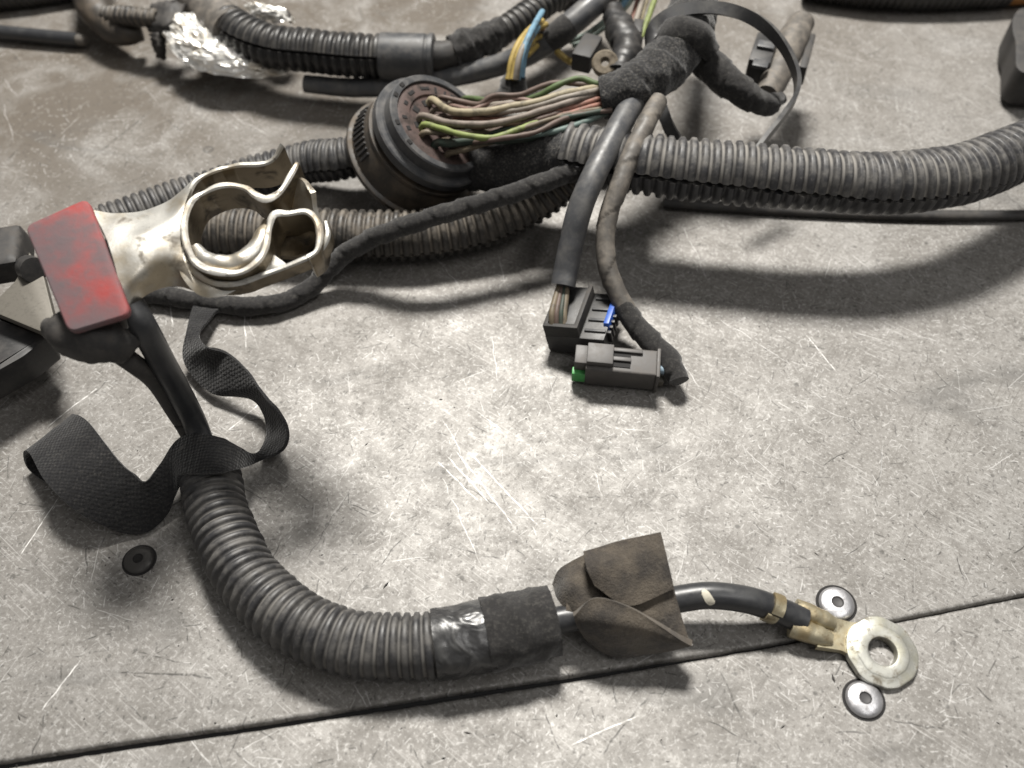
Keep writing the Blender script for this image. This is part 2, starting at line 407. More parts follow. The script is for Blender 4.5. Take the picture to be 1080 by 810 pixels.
def mat_cloth(name, base=(.018, .018, .019), lint=(.17, .16, .145), fine=1.5, amt=.75, bump=1.0, weave=0):
    s = Mat(name); n = s.noise(.3, 5, .6); f = s.noise(fine, 5, .75); g = s.noise(fine * .35, 4, .7)
    k = s.math('MULTIPLY', s.step(f, .46, .68), s.step(n, .3, .7, amt * .35, amt))
    col = s.mix(k, base, lint); h = s.math('ADD', f, g)
    if weave:
        v = s.n.new('ShaderNodeTexVoronoi'); s.l(s.co, v.inputs['Vector']); v.inputs['Scale'].default_value = weave; v.inputs['Randomness'].default_value = .25
        h = s.math('SUBTRACT', h, s.math('MULTIPLY', v.outputs['Distance'], 2.2))
    s.bump(h, bump, .25)
    s.b.inputs['Sheen Weight'].default_value = .25; s.b.inputs['Sheen Roughness'].default_value = .5
    return s.fin(col, .92, 0, .2)

def mat_metal(name, base, dark, rough=.34, amt=.6, scale=.16, metal=.9, warm=None):
    s = Mat(name); n = s.noise(scale, 6, .62, dist=.4); f = s.noise(1.6, 5, .65); q = s.noise(scale * .55, 4, .6)
    col = base
    if warm: col = s.mix(s.step(q, .42, .66, 0, .85), col, warm)
    k = s.step(n, .5, .7, 0, amt); col = s.mix(k, col, dark)
    col = s.mix(s.step(f, .58, .75, 0, .5), col, dark); s.bump(s.math('ADD', n, s.math('MULTIPLY', f, .3)), .3, .25)
    return s.fin(col, s.math('MULTIPLY_ADD', k, .35, rough), s.math('MULTIPLY_ADD', k, -.5, metal))

def mat_wire(name, c):
    s = Mat(name); n = s.noise(.35, 5, .65); f = s.noise(1.8, 4, .7)
    k = s.math('ADD', s.step(n, .45, .72, 0, .65), s.step(f, .58, .74, 0, .4), clamp=True)
    return s.fin(s.mix(k, tuple(.62 * (.72 * x + .28 * sum(c) / 3) for x in c), (.05, .042, .034)), .55, 0, .35)

def mat_red():
    s = Mat('worn red plastic'); n = s.noise(.09, 4, .55); f = s.noise(.6, 5, .65); q = s.noise(.045, 3, .5)
    k = s.math('ADD', s.step(n, .34, .68, 0, .95), s.step(f, .45, .75, 0, .35), clamp=True)
    col = s.mix(k, (.33, .045, .041), (.135, .085, .09)); col = s.mix(s.step(q, .42, .68, 0, .8), col, (.095, .08, .086))
    s.bump(f, .2, .3); return s.fin(col, s.math('MULTIPLY_ADD', k, .2, .48), 0, .4)

def mat_felt():
    s = Mat('dusty folded felt'); n = s.noise(.12, 5, .6); f = s.noise(.9, 5, .75); g = s.noise(1.8, 3, .7)
    col = s.mix(s.step(n, .38, .66), (.048, .043, .039), (.105, .089, .071)); col = s.mix(s.step(f, .5, .75, 0, .6), col, (.17, .15, .125))
    col = s.mix(s.step(g, .56, .75, 0, .5), col, (.025, .022, .02)); s.bump(s.math('ADD', f, g), .7, .25)
    s.b.inputs['Sheen Weight'].default_value = .2
    return s.fin(col, .95, 0, .15)

def mat_pvc():
    s = Mat('crinkled black adhesive tape'); n = s.noise(.14, 2, .5, dist=1.5); f = s.noise(.9, 4, .6)
    s.bump(n, .8, 1.3); s.bump(f, .3, .15)
    return s.fin(s.mix(s.step(n, .5, .7, 0, .5), (.03, .03, .031), (.10, .10, .098)), s.step(f, .3, .7, .26, .42), 0, .6)

def mat_flat(name, c, rough=.5, metal=0):
    s = Mat(name); f = s.noise(1.2, 4, .6); s.bump(f, .1, .1)
    return s.fin(s.mix(s.step(f, .45, .75, 0, .5), c, tuple(x * .55 for x in c)), rough, metal)

def mat_foil():
    s = Mat('crumpled foil'); n = s.noise(.35, 5, .6, dist=.8); v = s.n.new('ShaderNodeTexVoronoi'); s.l(s.co, v.inputs['Vector']); v.inputs['Scale'].default_value = .55; v.feature = 'F1'
    s.bump(s.math('ADD', n, v.outputs['Distance']), .5, .4)
    k = s.step(s.noise(.13, 4, .6), .5, .68, 0, .7)
    return s.fin(s.mix(k, (.92, .91, .88), (.30, .25, .17)), s.math('MULTIPLY_ADD', k, .3, .30), .6)

M_table = mat_table()
M_under = mat_flat('dark filler under the sheets', (.012, .012, .013), .8)
M_corr = mat_plastic('dusty corrugated plastic', (.026, .026, .028), (.19, .18, .165), .45, .44, groove=.7)
M_corr_main = mat_plastic('grey dusty corrugated plastic', (.034, .034, .037), (.22, .208, .19), .6, .46, groove=.9, up=.7)
M_corr_dark = mat_plastic('black corrugated plastic', (.014, .014, .015), (.13, .12, .105), .3, .38, groove=.5)
M_corr_brown = mat_plastic('brown dusty corrugated plastic', (.026, .024, .022), (.22, .19, .155), .6, .45, groove=.6, up=.8)
M_black = mat_plastic('black plastic', (.016, .016, .017), (.11, .10, .09), .3, .42)
M_rubber = mat_plastic('dull black rubber', (.02, .019, .019), (.10, .09, .08), .5, .6)
M_cable = mat_plastic('smooth black cable jacket', (.022, .023, .026), (.10, .10, .095), .22, .33, spec=.55)
M_sleeve = mat_plastic('grey smooth sleeve', (.060, .062, .067), (.19, .18, .165), .4, .38, up=.4)
M_sleeve_b = mat_plastic('brownish grey sleeve', (.085, .078, .070), (.24, .21, .175), .6, .5, up=.5)
M_body = mat_plastic('grimy brown black plastic', (.028, .024, .020), (.115, .088, .062), .75, .45, scale=.12, up=.3)
M_collar = mat_plastic('dark grey plastic collar', (.040, .042, .046), (.15, .14, .13), .45, .42)
M_ins = mat_plastic('brown pink insulator', (.07, .042, .036), (.022, .017, .014), .95, .55, up=0)
M_hole = mat_flat('black cavity', (.008, .007, .007), .8)
M_tape = mat_cloth('fuzzy black cloth tape')
M_tape2 = mat_cloth('dull black cloth tape', (.022, .021, .021), (.11, .105, .095), 1.1, .5, .7)
M_strap = mat_cloth('black woven strap', (.010, .010, .011), (.065, .062, .056), 1.6, .5, .5, weave=1.25)
M_felt = mat_felt(); M_pvc = mat_pvc(); M_red = mat_red(); M_foil = mat_foil()
M_tin = mat_metal('aged tinned metal', (.58, .57, .535), (.075, .06, .042), .40, .88, .17, .82, (.40, .335, .235))
M_tin_shade = mat_metal('tarnished metal with painted shade', (.20, .165, .115), (.022, .018, .014), .42, .92, .2, .8, (.10, .075, .045))  # grime plus the shade inside the clamp, both put into the colour
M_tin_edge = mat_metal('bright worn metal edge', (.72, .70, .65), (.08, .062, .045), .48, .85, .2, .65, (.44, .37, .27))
M_lug = mat_metal('tinned ring lug', (.43, .43, .395), (.12, .097, .065), .46, .9, .4, .8, (.37, .36, .29))
M_brass = mat_metal('tarnished brass crimp', (.43, .39, .28), (.10, .075, .04), .45, .8, .35, .75, (.32, .25, .14))
M_rivet = mat_metal('steel rivet', (.58, .58, .60), (.12, .11, .11), .36, .75, .5, .9)
M_rivet_shade = mat_metal('gritty rivet with painted shade', (.07, .067, .064), (.02, .02, .02), .45, .7, .4, .6)  # left rivet: the shadow it lies in is put into its dark tone
M_conn = mat_plastic('grey brown connector plastic', (.062, .058, .056), (.19, .17, .15), .35, .5, up=.5)
M_green = mat_flat('green plastic', (.07, .33, .09), .45); M_blue = mat_flat('blue plastic', (.03, .10, .42), .4)
M_beige = mat_flat('dull beige metal', (.125, .115, .098), .55, .3)
M_white = mat_flat('cream plastic', (.55, .52, .43), .6); M_orange = mat_flat('orange brown plastic', (.30, .13, .03), .6)
M_tie = mat_plastic('grey cable tie nylon', (.045, .045, .047), (.17, .165, .15), .35, .34, up=.8)
M_seal = mat_flat('blue grey seal', (.20, .27, .33), .4)

# ------------------------------------------------------------------ the bench: two metal sheets with a seam, rivets
bench = mesh_obj('worktop', [(x, y, z) for z in (-14, -2.2) for x, y in ((-420, -300), (420, -300), (420, 620), (-420, 620))],
                 [(0, 1, 2, 3), (4, 5, 6, 7), (0, 1, 5, 4), (1, 2, 6, 5), (2, 3, 7, 6), (3, 0, 4, 7)], M_under, smooth=False)
bench['kind'] = 'structure'
seam_px = [(15, 805, 8), (130, 787, 7.5), (250, 770, 7), (430, 742, 7.5), (520, 728, 7), (600, 716, 6.5), (690, 701, 5.5), (760, 690, 4.0), (850, 674, 3.6), (944, 655, 3.4), (1000, 644, 3.4), (1080, 628, 3.4)]
sp = []
for (x, y, wd) in seam_px: q = P(x, y); sp.append((q, wd * mmpx(x, y)))
d0 = (sp[1][0] - sp[0][0]).normalized(); d1 = (sp[-1][0] - sp[-2][0]).normalized()
sp = [(sp[0][0] - d0 * 330, sp[0][1])] + sp + [(sp[-1][0] + d1 * 330, sp[-1][1])]
fine_pts = []
for (a, wa), (b, wb) in zip(sp, sp[1:]):
    n = max(2, int((b - a).length / 1.2))
    for k in range(n): fine_pts.append((a.lerp(b, k / n), wa + (wb - wa) * k / n))
fine_pts.append(sp[-1])
def sheet(side):
    edge = []
    for q, wd in fine_pts:
        j = .22 * mnoise.noise(q * .35 + V((0, side * 7, 0))) + .12 * mnoise.noise(q * 1.6 + V((side * 3, 0, 0)))
        edge.append(V((q.x, q.y + side * wd * .5 * 1.02 + j * .6, 0)))
    y = 600 if side > 0 else -280
    n = len(edge); vs, fs = [], []
    rows = [(0.0, -.35), (.35, -.04), (.8, 0)]
    for off, z in [(0, -2.0)] + rows:
        for e in edge: vs.append(V((e.x, e.y + side * off, z)))
    for e in edge: vs.append(V((e.x, y, 0)))
    for i in range(4):
        for k in range(n - 1): fs.append((i * n + k, i * n + k + 1, (i + 1) * n + k + 1, (i + 1) * n + k))
    return mesh_obj('metal_sheet', vs, fs, M_table, bench, angle=60)
sheet_far, sheet_near = sheet(1), sheet(-1)
def rivet(px, py, rpx, parent, mats):
    o = P(px, py, 0); k = rpx * mmpx(px, py)
    prof = [(1.13, .02), (1.10, .05), (1.0, .06), (.985, .10), (.95, .26), (.84, .40), (.66, .50), (.46, .55), (.34, .56), (.30, .46), (.24, .40), (.0, .40)]
    return lathe('rivet', [(r * k, a * k * .55 if a > .06 else a) for r, a in prof], o + V((0, 0, .01)), (0, 0, 1), mats, parent, 40, mat_of=[2, 2, 2, 0, 0, 0, 0, 0, 1, 1, 1], angle=40)
M_pit = mat_flat('dark grey rivet hole', (.05, .048, .05), .6)  # dark grey tone for the centre of the two bright rivets
rivet(882, 637, 19, sheet_far, [M_rivet, M_pit, M_hole]); rivet(911, 738, 20, sheet_near, [M_rivet, M_pit, M_hole]); rivet(147, 591, 16, sheet_far, [M_rivet_shade, M_hole, M_hole])

# ------------------------------------------------------------------ battery cable with clamp, conduit and ring terminal
bc = thing('battery_cable', 'battery cable with red-covered clamp, corrugated sleeve, folded felt wrap and ring lug', 'cable', P(330, 660, 0))
CN = V((0, -math.sin(R(18)), math.cos(R(18)))); CO = P(250, 245, 60)
def Q(px, py, d=0.0): return PPL(px, py, CO + CN * d, CN)
neck = [[(98, 222, -1), (114, 256, 2.5), (126, 300, 2.5), (134, 347, -3)], [(140, 224, -2.5), (150, 250, 2.2), (152, 285, 2.2), (151, 314, -3)],
        [(178, 212, -3), (176, 240, .5), (178, 270, .5), (182, 302, -4)], [(206, 186, -2.5), (192, 228, -.6), (192, 266, -.6), (208, 308, -3)]]
clamp = patch('battery_clamp', [[Q(*p) for p in r] for r in neck], M_tin, bc, 2.2, 8, 8, .35, .2, raw=True)
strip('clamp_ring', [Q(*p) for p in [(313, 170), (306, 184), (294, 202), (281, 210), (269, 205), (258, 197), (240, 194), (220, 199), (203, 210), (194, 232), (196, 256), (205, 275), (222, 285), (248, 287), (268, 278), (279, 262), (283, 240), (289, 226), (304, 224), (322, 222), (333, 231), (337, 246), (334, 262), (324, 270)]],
      CN, 9, 1.35, [M_tin_edge, M_tin_shade], clamp, .35, step=.6, rough=.5, sides=(1, 1))
strip('clamp_band', [Q(*p) for p in [(194, 214, -2), (206, 190, -2), (226, 179, -2), (250, 173, -2), (274, 172, -2), (288, 166, -1.5), (297, 152, 0)]], CN, 9, 1.3, [M_tin, M_tin_shade], clamp, .35, step=.6, rough=.4, sides=(1, 1))
strip('clamp_band', [Q(*p) for p in [(196, 258, -1.5), (205, 284, -1.5), (224, 297, -1.5), (250, 298, -2), (282, 287, -2), (314, 275, -2), (336, 264, -2), (345, 248, -1.5), (343, 232, -1.5)]], CN, 4.6, 1.3, [M_tin, M_tin_shade], clamp, .35, step=.6, rough=.4, sides=(0, 1))
patch('clamp_ear', [[Q(306, 186, -3), Q(318, 190, -2.4), Q(327, 204, -2)], [Q(300, 205, -6), Q(314, 208, -5), Q(331, 218, -4)], [Q(300, 222, -8), Q(316, 226, -8), Q(336, 236, -6)]], M_tin, clamp, 1.2, 6, 6, .5, .25, raw=True)
tube('clamp_roll', [Q(*p) for p in [(207, 262, -4), (216, 274, -3.6), (234, 280, -3.2), (254, 278, -3.2), (270, 266, -3.4), (278, 250, -4), (284, 236, -5)]], [1.2, 2.0, 2.2, 2.2, 2.0, 1.4], M_tin, clamp, 18, .6, .4, .3, raw=True)
patch('clamp_ear', [[Q(290, 232, -6), Q(306, 230, -7), Q(330, 232, -6)], [Q(288, 250, -9), Q(308, 252, -9.5), Q(336, 252, -8)], [Q(286, 268, -8), Q(306, 270, -9), Q(330, 264, -7)]], M_tin_shade, clamp, 1.2, 6, 6, .9, .3, raw=True)
flange = [[(186, 268, -1.5), (190, 262, -1.6), (197, 256, -2.2)], [(192, 292, -2), (199, 284, -2), (206, 275, -2.4)], [(212, 312, -3.5), (217, 299, -2.8), (223, 286, -3)], [(240, 310, -4), (245, 299, -3.4), (249, 288, -3.4)], [(276, 291, -4), (273, 285, -3.4), (268, 279, -3.4)], [(304, 280, -4), (292, 271, -3.8), (280, 262, -3.8)]]
patch('clamp_flange', [[Q(*p) for p in r] for r in flange], M_tin, clamp, 1.6, 6, 6, .4, .25, raw=True)
cover = prism('terminal_cover', [Q(x, y, 3.6) for x, y in rounded([(25, 238), (92, 208), (138, 331), (72, 351)], 10)], CN, 1.9, M_red, bc, .7, 3, label='scuffed red plastic cover over the clamp neck')
tube('terminal_boot', [(52, 345, 50), (75, 352, 50), (100, 357, 49), (125, 358, 48), (146, 352, 48)], [2.4, 4.6, 4.9, 4.8, 2.2], M_rubber, bc, 22, .8, .7, .25)
tube('cable', [(138, 322, 53), (152, 346, 49), (170, 380, 38), (188, 412, 26), (206, 448, 14), (220, 488, 8)], 2.75, M_cable, bc, 22)
tube('cable', [(118, 368, 45), (142, 384, 40), (164, 402, 31), (184, 432, 19), (200, 458, 11), (212, 488, 7)], 2.1, M_rubber, bc, 18)
fh = obox('fuse_holder', P(0, 270, 18), (1, .25, 0), (-.25, 1, 0), (0, -.25, 1), (14, 15, 10), M_rubber, bc, 2.6, 4)
prism('link_plate', [P(x, y, 22) for x, y in rounded([(16, 296), (30, 264), (46, 290), (60, 346), (44, 350), (-14, 326)], 4)], (0, -.1, 1), 2.5, M_beige, fh, .5)
prism('housing', [P(x, y, 17) for x, y in rounded([(-40, 318), (6, 328), (44, 344), (52, 354), (24, 376), (-40, 412)], 4)], (0, 0, 1), 9, M_black, fh, 1.2)
tube('fixing_stud', [(30, 282, 22), (36, 285, 24)], 3.2, M_black, fh, 16)
con = [(214, 478, 7), (222, 505, 7), (232, 548, 7), (262, 610, 7), (314, 656, 7), (376, 679, 7), (440, 682, 7), (505, 672, 7.0)]
corrugated('conduit', con, 6.9, 2.25, .85, M_corr, bc, 44, seed=3)
tube('tape_wrap', [(458, 680, 7), (490, 675, 7), (518, 669, 7)], 7.25, M_pvc, bc, 30, .6, .45, .35, label='crinkled glossy adhesive tape')
tube('tape_wrap', [(512, 670, 7), (545, 663, 7), (584, 654, 7)], [7.6, 7.7, 7.3], M_tape2, bc, 36, .5, .7, .3, label='dull cloth tape with a frayed end')
up_path = [(570, 658, 6.5), (600, 652, 7), (640, 646, 7.5), (690, 638, 7.5), (715, 632, 8), (748, 628, 8.6), (785, 632, 8), (812, 640, 6.2), (838, 651, 4.2), (848, 655, 3.6)]
def along(path, px, py, h, off=0.0):
    c = resample(spline(pp(path)), .25)[0]; x = P(px, py, h).x
    i = min(range(len(c)), key=lambda k: abs(c[k].x - x)); return c[i], (c[min(i + 2, len(c) - 1)] - c[max(i - 2, 0)]).normalized()
tube('cable', up_path, 2.85, M_cable, bc, 24)
# felt folded round the cables
felt = patch('felt_wrap', [[(583, 616, 6), (592, 598, 11), (622, 582, 15)], [(588, 632, 8.5), (606, 616, 13.5), (634, 606, 14)], [(604, 650, 9), (618, 642, 12), (644, 634, 12)]], M_felt, bc, 2.3, 8, 8, .5, .2)
patch('felt_flap', [[(615, 582, 17.5), (650, 571, 18.5), (697, 561, 19.5)], [(619, 600, 17.5), (656, 598, 17.5), (704, 590, 17.5)], [(627, 618, 15.5), (663, 639, 13.5), (711, 621, 14.5)]], M_felt, felt, 2.3, 8, 8, .35, .2)
patch('felt_flap', [[(605, 650, 12), (627, 631, 15.5), (665, 641, 15), (698, 662, 12.5), (729, 682, 9.5)], [(610, 664, 9), (632, 660, 12.5), (668, 666, 12), (698, 675, 10), (724, 683.5, 8.5)], [(620, 678, 3), (645, 693, 2.2), (672, 692, 2.2), (696, 689, 3), (716, 685, 6)]], M_felt, felt, 1.5, 8, 8, .35, .2)
patch('felt_flap', [[(652, 632, 11.5), (682, 631, 13), (711, 621, 13.8)], [(668, 650, 10.5), (692, 652, 11), (719, 650, 11)], [(696, 670, 8), (714, 676, 8.2), (729, 682, 8.6)]], M_felt, felt, 2.3, 8, 8, .3, .2)
tube('felt_core', [(598, 642, 6.5), (640, 646, 7), (690, 648, 7), (704, 648, 7)], [4, 5, 5, 4.6], M_felt, felt, 20, 1, .5, .2)
spot = []
for px_, w_, hw in ((740, -.25, .12), (743, -.1, .45), (746, .15, .5), (749, .3, .38), (752, .45, .1)):
    c_, T_ = along(up_path, px_, 628, 10); cu = V((0, -.45, .89)); cu = (cu - T_ * cu.dot(T_)).normalized(); cs = T_.cross(cu)
    spot.append([c_ + (cu * math.cos(v + w_) + cs * math.sin(v + w_)) * 3.0 for v in (-hw, -hw * .35, hw * .35, hw)])
patch('paint_spot', spot, M_white, bc, .25, 4, 4, raw=True)
# ring terminal with two crimped barrels
for pts, z in (([(838, 643), (880, 658)], 3.6), ([(834, 660), (876, 675)], 3.4)):
    (ax, ay), (bx, by) = pts
    tube('crimp_barrel', [(ax, ay, z), ((ax + bx) / 2, (ay + by) / 2, z - .4), (bx, by, z - 1.2)], [2.35, 2.4, 2.1, 1.5], M_brass, bc, 20, .4, .2, .5)
for (x0, x1, lo, hi) in ((809, 821, -20, 75), (806, 819, -92, -28)):      # two crimp wings folded over the jacket
    rows = []
    for px_ in (x0, (x0 + x1) / 2, x1):
        c_, T_ = along(up_path, px_, 640, 6.4); cu = V((0, -.5, .87)); cu = (cu - T_ * cu.dot(T_)).normalized(); cs = cu.cross(T_)
        rows.append([c_ + (cu * math.cos(R(v)) + cs * math.sin(R(v))) * 3.35 for v in (lo + (hi - lo) * k / 5 for k in range(6))])
    patch('crimp_wing', rows, M_brass, bc, .6, 4, 4, .15, .5, raw=True)
lug_o = P(931, 687, 2.0); lk = mmpx(931, 687, 2.6)
patch('lug_tab', [[(866, 652, 3.4), (864, 666, 2.6), (862, 682, 3.0)], [(882, 652, 2.9), (878, 668, 2.2), (876, 684, 2.6)], [(898, 656, 2.2), (894, 671, 1.9), (892, 688, 2.0)], [(912, 656, 1.9), (908, 674, 1.8), (904, 702, 1.8)]], M_brass, bc, 1.4, 6, 6, .15, .4)
def lug_flats(t, r):
    if r < 4: return 1
    k = 1.0
    for ph in (20, 62, 118, 205, 250, 300):
        dlt = (t - R(ph) + math.pi) % (2 * math.pi) - math.pi
        if abs(dlt) < .6: k = min(k, .968 / math.cos(dlt))
    return k * (1 + .012 * mnoise.noise(V((math.cos(t) * 2, math.sin(t) * 2, 3))))
lathe('ring_lug', [(3.0, -1.9), (3.0, -.05), (3.15, .12), (3.5, .2), (5.3, .2), (5.55, .1), (5.7, .02), (7.15, 0), (7.5, -.12), (7.62, -.4), (7.62, -1.5), (7.4, -1.8), (3.0, -1.9)], lug_o, (.05, -.08, 1), M_lug, bc, 72, rmod=lug_flats)

# ------------------------------------------------------------------ loose woven strap
st = thing('fabric_strap', 'loose black woven fabric strap looped round the battery cable end', 'strap', P(150, 500, 0))
ribbon('strap', [((205, 318, 3), (240, 316, 3)), ((200, 334, 5), (222, 334, 5)), ((196, 352, 8), (210, 352, 8)), ((192, 374, 5), (218, 366, 12)), ((202, 396, 3), (240, 374, 12)), ((226, 416, 3), (262, 394, 11)),
                 ((262, 420, 4), (276, 416, 10)), ((276, 436, 3), (292, 434, 10)), ((281, 456, 2), (302, 455, 9)), ((277, 470, 2), (296, 473, 8)), ((268, 478, 7), (273, 487, 5)),
                 ((254, 472, 13), (255, 494, 11)), ((232, 461, 15.5), (233, 498, 15.8)), ((207, 457, 15), (210, 499, 15.5)), ((187, 463, 12), (188, 501, 12)), ((171, 486, 10), (186, 516, 6)),
                 ((157, 506, 9), (178, 540, 2)), ((148, 508, 9), (158, 560, 1)), ((140, 500, 9.8), (134, 563, 1.5)), ((128, 490, 11), (112, 556, 4)), ((108, 464, 13), (78, 537, 9)), ((92, 444, 13), (48, 508, 12)), ((80, 437, 10), (31, 478, 11)), ((76, 438, 6), (25, 478, 6.5)),
                 ((79, 450, 2), (30, 495, 2)), ((100, 474, 1.5), (56, 515, 1.5)), ((124, 500, 1.5), (96, 540, 1.5))], M_strap, st, .8, 8, 7, .35, .22)

# ------------------------------------------------------------------ main wiring harness
wh = thing('wiring_harness', 'engine wiring harness with round plug, coloured wires, thick ribbed conduit and two small plugs', 'wiring harness', P(560, 200, 0))
main = [(596, 160, 26), (640, 168, 27), (690, 175, 28), (760, 182, 28), (850, 189, 28), (930, 194, 27), (1000, 187, 26), (1050, 172, 25), (1100, 150, 24), (1160, 118, 24)]
corrugated('conduit', main, 8.4, 3.0, 1.15, M_corr_main, wh, 56, slit=R(20), slit_r=R(-26), seed=5, sub=10, label='thick grey dusty ribbed conduit slit along its side')
tube('cloth_sleeve', [(492, 178, 14), (530, 172, 18), (570, 168, 22), (604, 162, 26)], [6.5, 8.2, 8.3, 8.2], M_tape, wh, 36, .6, .5, .5)
corrugated('conduit', [(400, 158, 14), (360, 168, 12), (325, 172, 10), (285, 182, 8), (240, 196, 7), (180, 215, 7), (110, 240, 7)], 6.3, 2.3, .8, M_corr, wh, 36, slit=R(172), side=-1, seed=8)
corrugated('conduit', [(620, 168, 22), (590, 190, 17), (556, 214, 12), (505, 236, 9), (445, 248, 8), (385, 249, 8), (330, 247, 8), (270, 246, 8), (205, 246, 8), (150, 256, 8)], 7.4, 2.5, .9, M_corr_brown, wh, 40, slit=R(188), side=-1, seed=2)
tube('taped_cable', [(612, 178, 26), (580, 190, 25), (540, 204, 24), (500, 216, 23), (460, 228, 22), (420, 241, 19), (385, 255, 14), (355, 275, 9), (335, 297, 5), (310, 314, 3), (280, 322, 3), (245, 322, 3), (200, 316, 3), (150, 310, 3), (100, 318, 3)], 2.55, M_tape2, wh, 28, .35, .3, .35, fn=wound(9, .38))
# round plug
A = (C_R * .53 + C_U * .36 + C_B * .766).normalized()
PO = P(432, 170, 11.6); E1 = -C_R
body = lathe('round_plug', [(0.01, -.6), (18.5, -.6), (19.9, -.1), (20.3, .5), (20.3, 1.5), (19.8, 1.9), (19.2, 2.1), (18.9, 4), (17.8, 9.2), (17.5, 9.6), (17.9, 9.9), (17.9, 10.9), (17.2, 11.1), (16.4, 11.3), (16.2, 13)], PO, A, M_body, wh, 72, E1, label='large round grimy plug with ribbed grip')
lathe('collar', [(16.0, 12.4), (17.5, 12.6), (17.9, 13.0), (17.9, 15.4), (17.5, 15.8), (16.2, 15.9), (15.8, 16.4), (15.7, 19.6), (15.3, 20.0), (13.6, 20.0), (13.4, 19.6), (13.4, 18.4)], PO, A, M_collar, body, 64, E1)
lathe('insulator', [(13.45, 18.4), (13.3, 19.2), (12.9, 19.35), (9.6, 19.3), (9.3, 18.7), (0.01, 18.6)], PO, A, M_ins, body, 48, E1)
e1 = (E1 - A * E1.dot(A)).normalized(); e2 = A.cross(e1)
def onface(r, deg, a): return PO + A * a + (e1 * math.cos(R(deg)) + e2 * math.sin(R(deg))) * r
# which side of the barrel faces the camera
S = 1 if (e2.dot(C_U)) > 0 else -1
for k in range(11):
    dg = S * (22 - 5.2 * k); c = onface(18.55 - 0, dg, 5.6); rad = (c - PO - A * 5.6).normalized()
    obox('grip_rib', c + rad * .1, A - rad * .2, A.cross(rad), rad, (5.2 - .25 * abs(k - 5), .75, .9), M_black, body, .15, 1)
for dg in (12, 30, -25, -50):
    c = onface(14.5, S * dg, 20.05); rad = (c - PO - A * 20.05).normalized()
    obox('lock_hole', c, rad, A.cross(rad), A, (1.3, 1.6, .3), M_hole, body, .2, 1)
for (r, dg, a, b) in ((11.4, 62, 1.1, 3.0), (11.2, 80, 2.2, .7), (11.0, 95, 2.4, .7), (11.3, 108, 2.2, 1.8), (11.4, 35, 1.2, 2.4), (11.0, 12, 1.2, 1.6), (11.2, -14, 1.6, 1.2), (11.2, -32, 1.3, 1.5), (7.2, 50, 2.0, 2.0), (7.6, 15, 2, 2), (7.2, -25, 2, 2), (6.5, 95, 2, 2)):
    c = onface(r, S * dg, 19.2 if r > 9 else 18.62); rad = (c - PO - A * 19).normalized(); rad = (rad - A * rad.dot(A)).normalized()
    obox('pin_cavity', c + A * .1, rad, A.cross(rad), A, (a, b, .4), M_hole, body, .15, 1)
FO = PO + A * 18.7
def wire(name, c, start, path, r=.85, seed=0):
    p0 = PPL(*start, FO, A); pts = [p0 - A * .3, p0 + A * 2.2] + [P(*q) for q in path]
    tube(name, pts, r * .88, c, wh, 10, 1.0, .18, .3, raw=True, seed=seed)
W = {k: mat_wire('wire ' + k, c) for k, c in dict(brown=(.20, .125, .095), pink=(.33, .19, .145), cream=(.50, .41, .23), taupe=(.32, .25, .195), lime=(.33, .42, .07), pine=(.05, .085, .06), tan=(.25, .19, .11), teal=(.17, .27, .24), green=(.13, .22, .055), coral=(.47, .17, .10), grey=(.40, .34, .27), yellow=(.62, .42, .03), blue=(.16, .42, .62), orange=(.45, .26, .10), mint=(.30, .42, .36)).items()}
wire('wire', W['brown'], (462, 107), [(490, 108, 31), (506, 110, 32), (520, 101, 34), (548, 100, 35), (571, 91, 37), (590, 87, 38), (615, 89, 38), (642, 88, 37)])
wire('wire', W['pink'], (470, 116), [(496, 116, 31), (510, 111, 32), (524, 105, 33), (548, 105, 34), (568, 107, 34.5), (592, 101, 35.5), (615, 96, 36), (642, 95, 36)], seed=1)
wire('wire', W['cream'], (452, 110), [(476, 117, 34), (508, 118, 35), (541, 112, 36), (569, 107, 37), (590, 100, 38), (615, 95, 38), (642, 91, 37)], 1.2, 2)
wire('wire', W['taupe'], (442, 127), [(476, 130, 33), (513, 131, 34), (541, 126, 35), (571, 117, 36), (597, 109, 37), (618, 102, 37), (643, 96, 36)], 1.1, 3)
wire('wire', W['lime'], (444, 136), [(467, 136, 32), (491, 143, 33), (519, 145, 33.5), (545, 137, 34), (565, 129, 34), (588, 122, 34), (612, 116, 34), (644, 110, 34)], .95, 4)
wire('wire', W['pine'], (458, 155), [(475, 151, 29), (500, 148, 30), (540, 147, 30), (570, 142, 31), (600, 133, 32), (622, 124, 33), (645, 114, 33)], 1.35, 5)
wire('wire', W['tan'], (470, 166), [(490, 158, 28), (512, 151, 29), (545, 144, 31), (575, 136, 32), (605, 126, 33), (644, 112, 34)], .95, 6)
wire('wire', W['tan'], (444, 144), [(458, 140, 30), (485, 140, 30), (520, 138, 31), (555, 131, 33), (590, 118, 35), (643, 103, 35)], .9, 7)
wire('wire', W['teal'], (486, 150), [(515, 146, 30.5), (548, 144, 32), (578, 140, 33), (602, 134, 33.5), (625, 125, 33.5), (646, 117, 33)], .95, 8)
wire('wire', W['green'], (488, 108), [(530, 108, 32), (565, 102, 35), (580, 94, 37.5), (597, 86, 39), (612, 83, 39), (628, 88, 38.5), (645, 94, 37)], 1.0, 9)
wire('wire', W['coral'], (480, 128), [(520, 127, 32), (560, 124, 34), (595, 116, 35.5), (620, 108, 36), (645, 101, 36)], .95, 10)
wire('wire', W['coral'], (484, 136), [(525, 133, 31.5), (565, 126, 34), (598, 120, 35), (622, 113, 35.3), (646, 107, 35)], .9, 11)
wire('wire', W['grey'], (478, 122), [(520, 119, 34), (560, 113, 36), (592, 104, 37.6), (614, 99, 38), (645, 92, 37)], .95, 12)
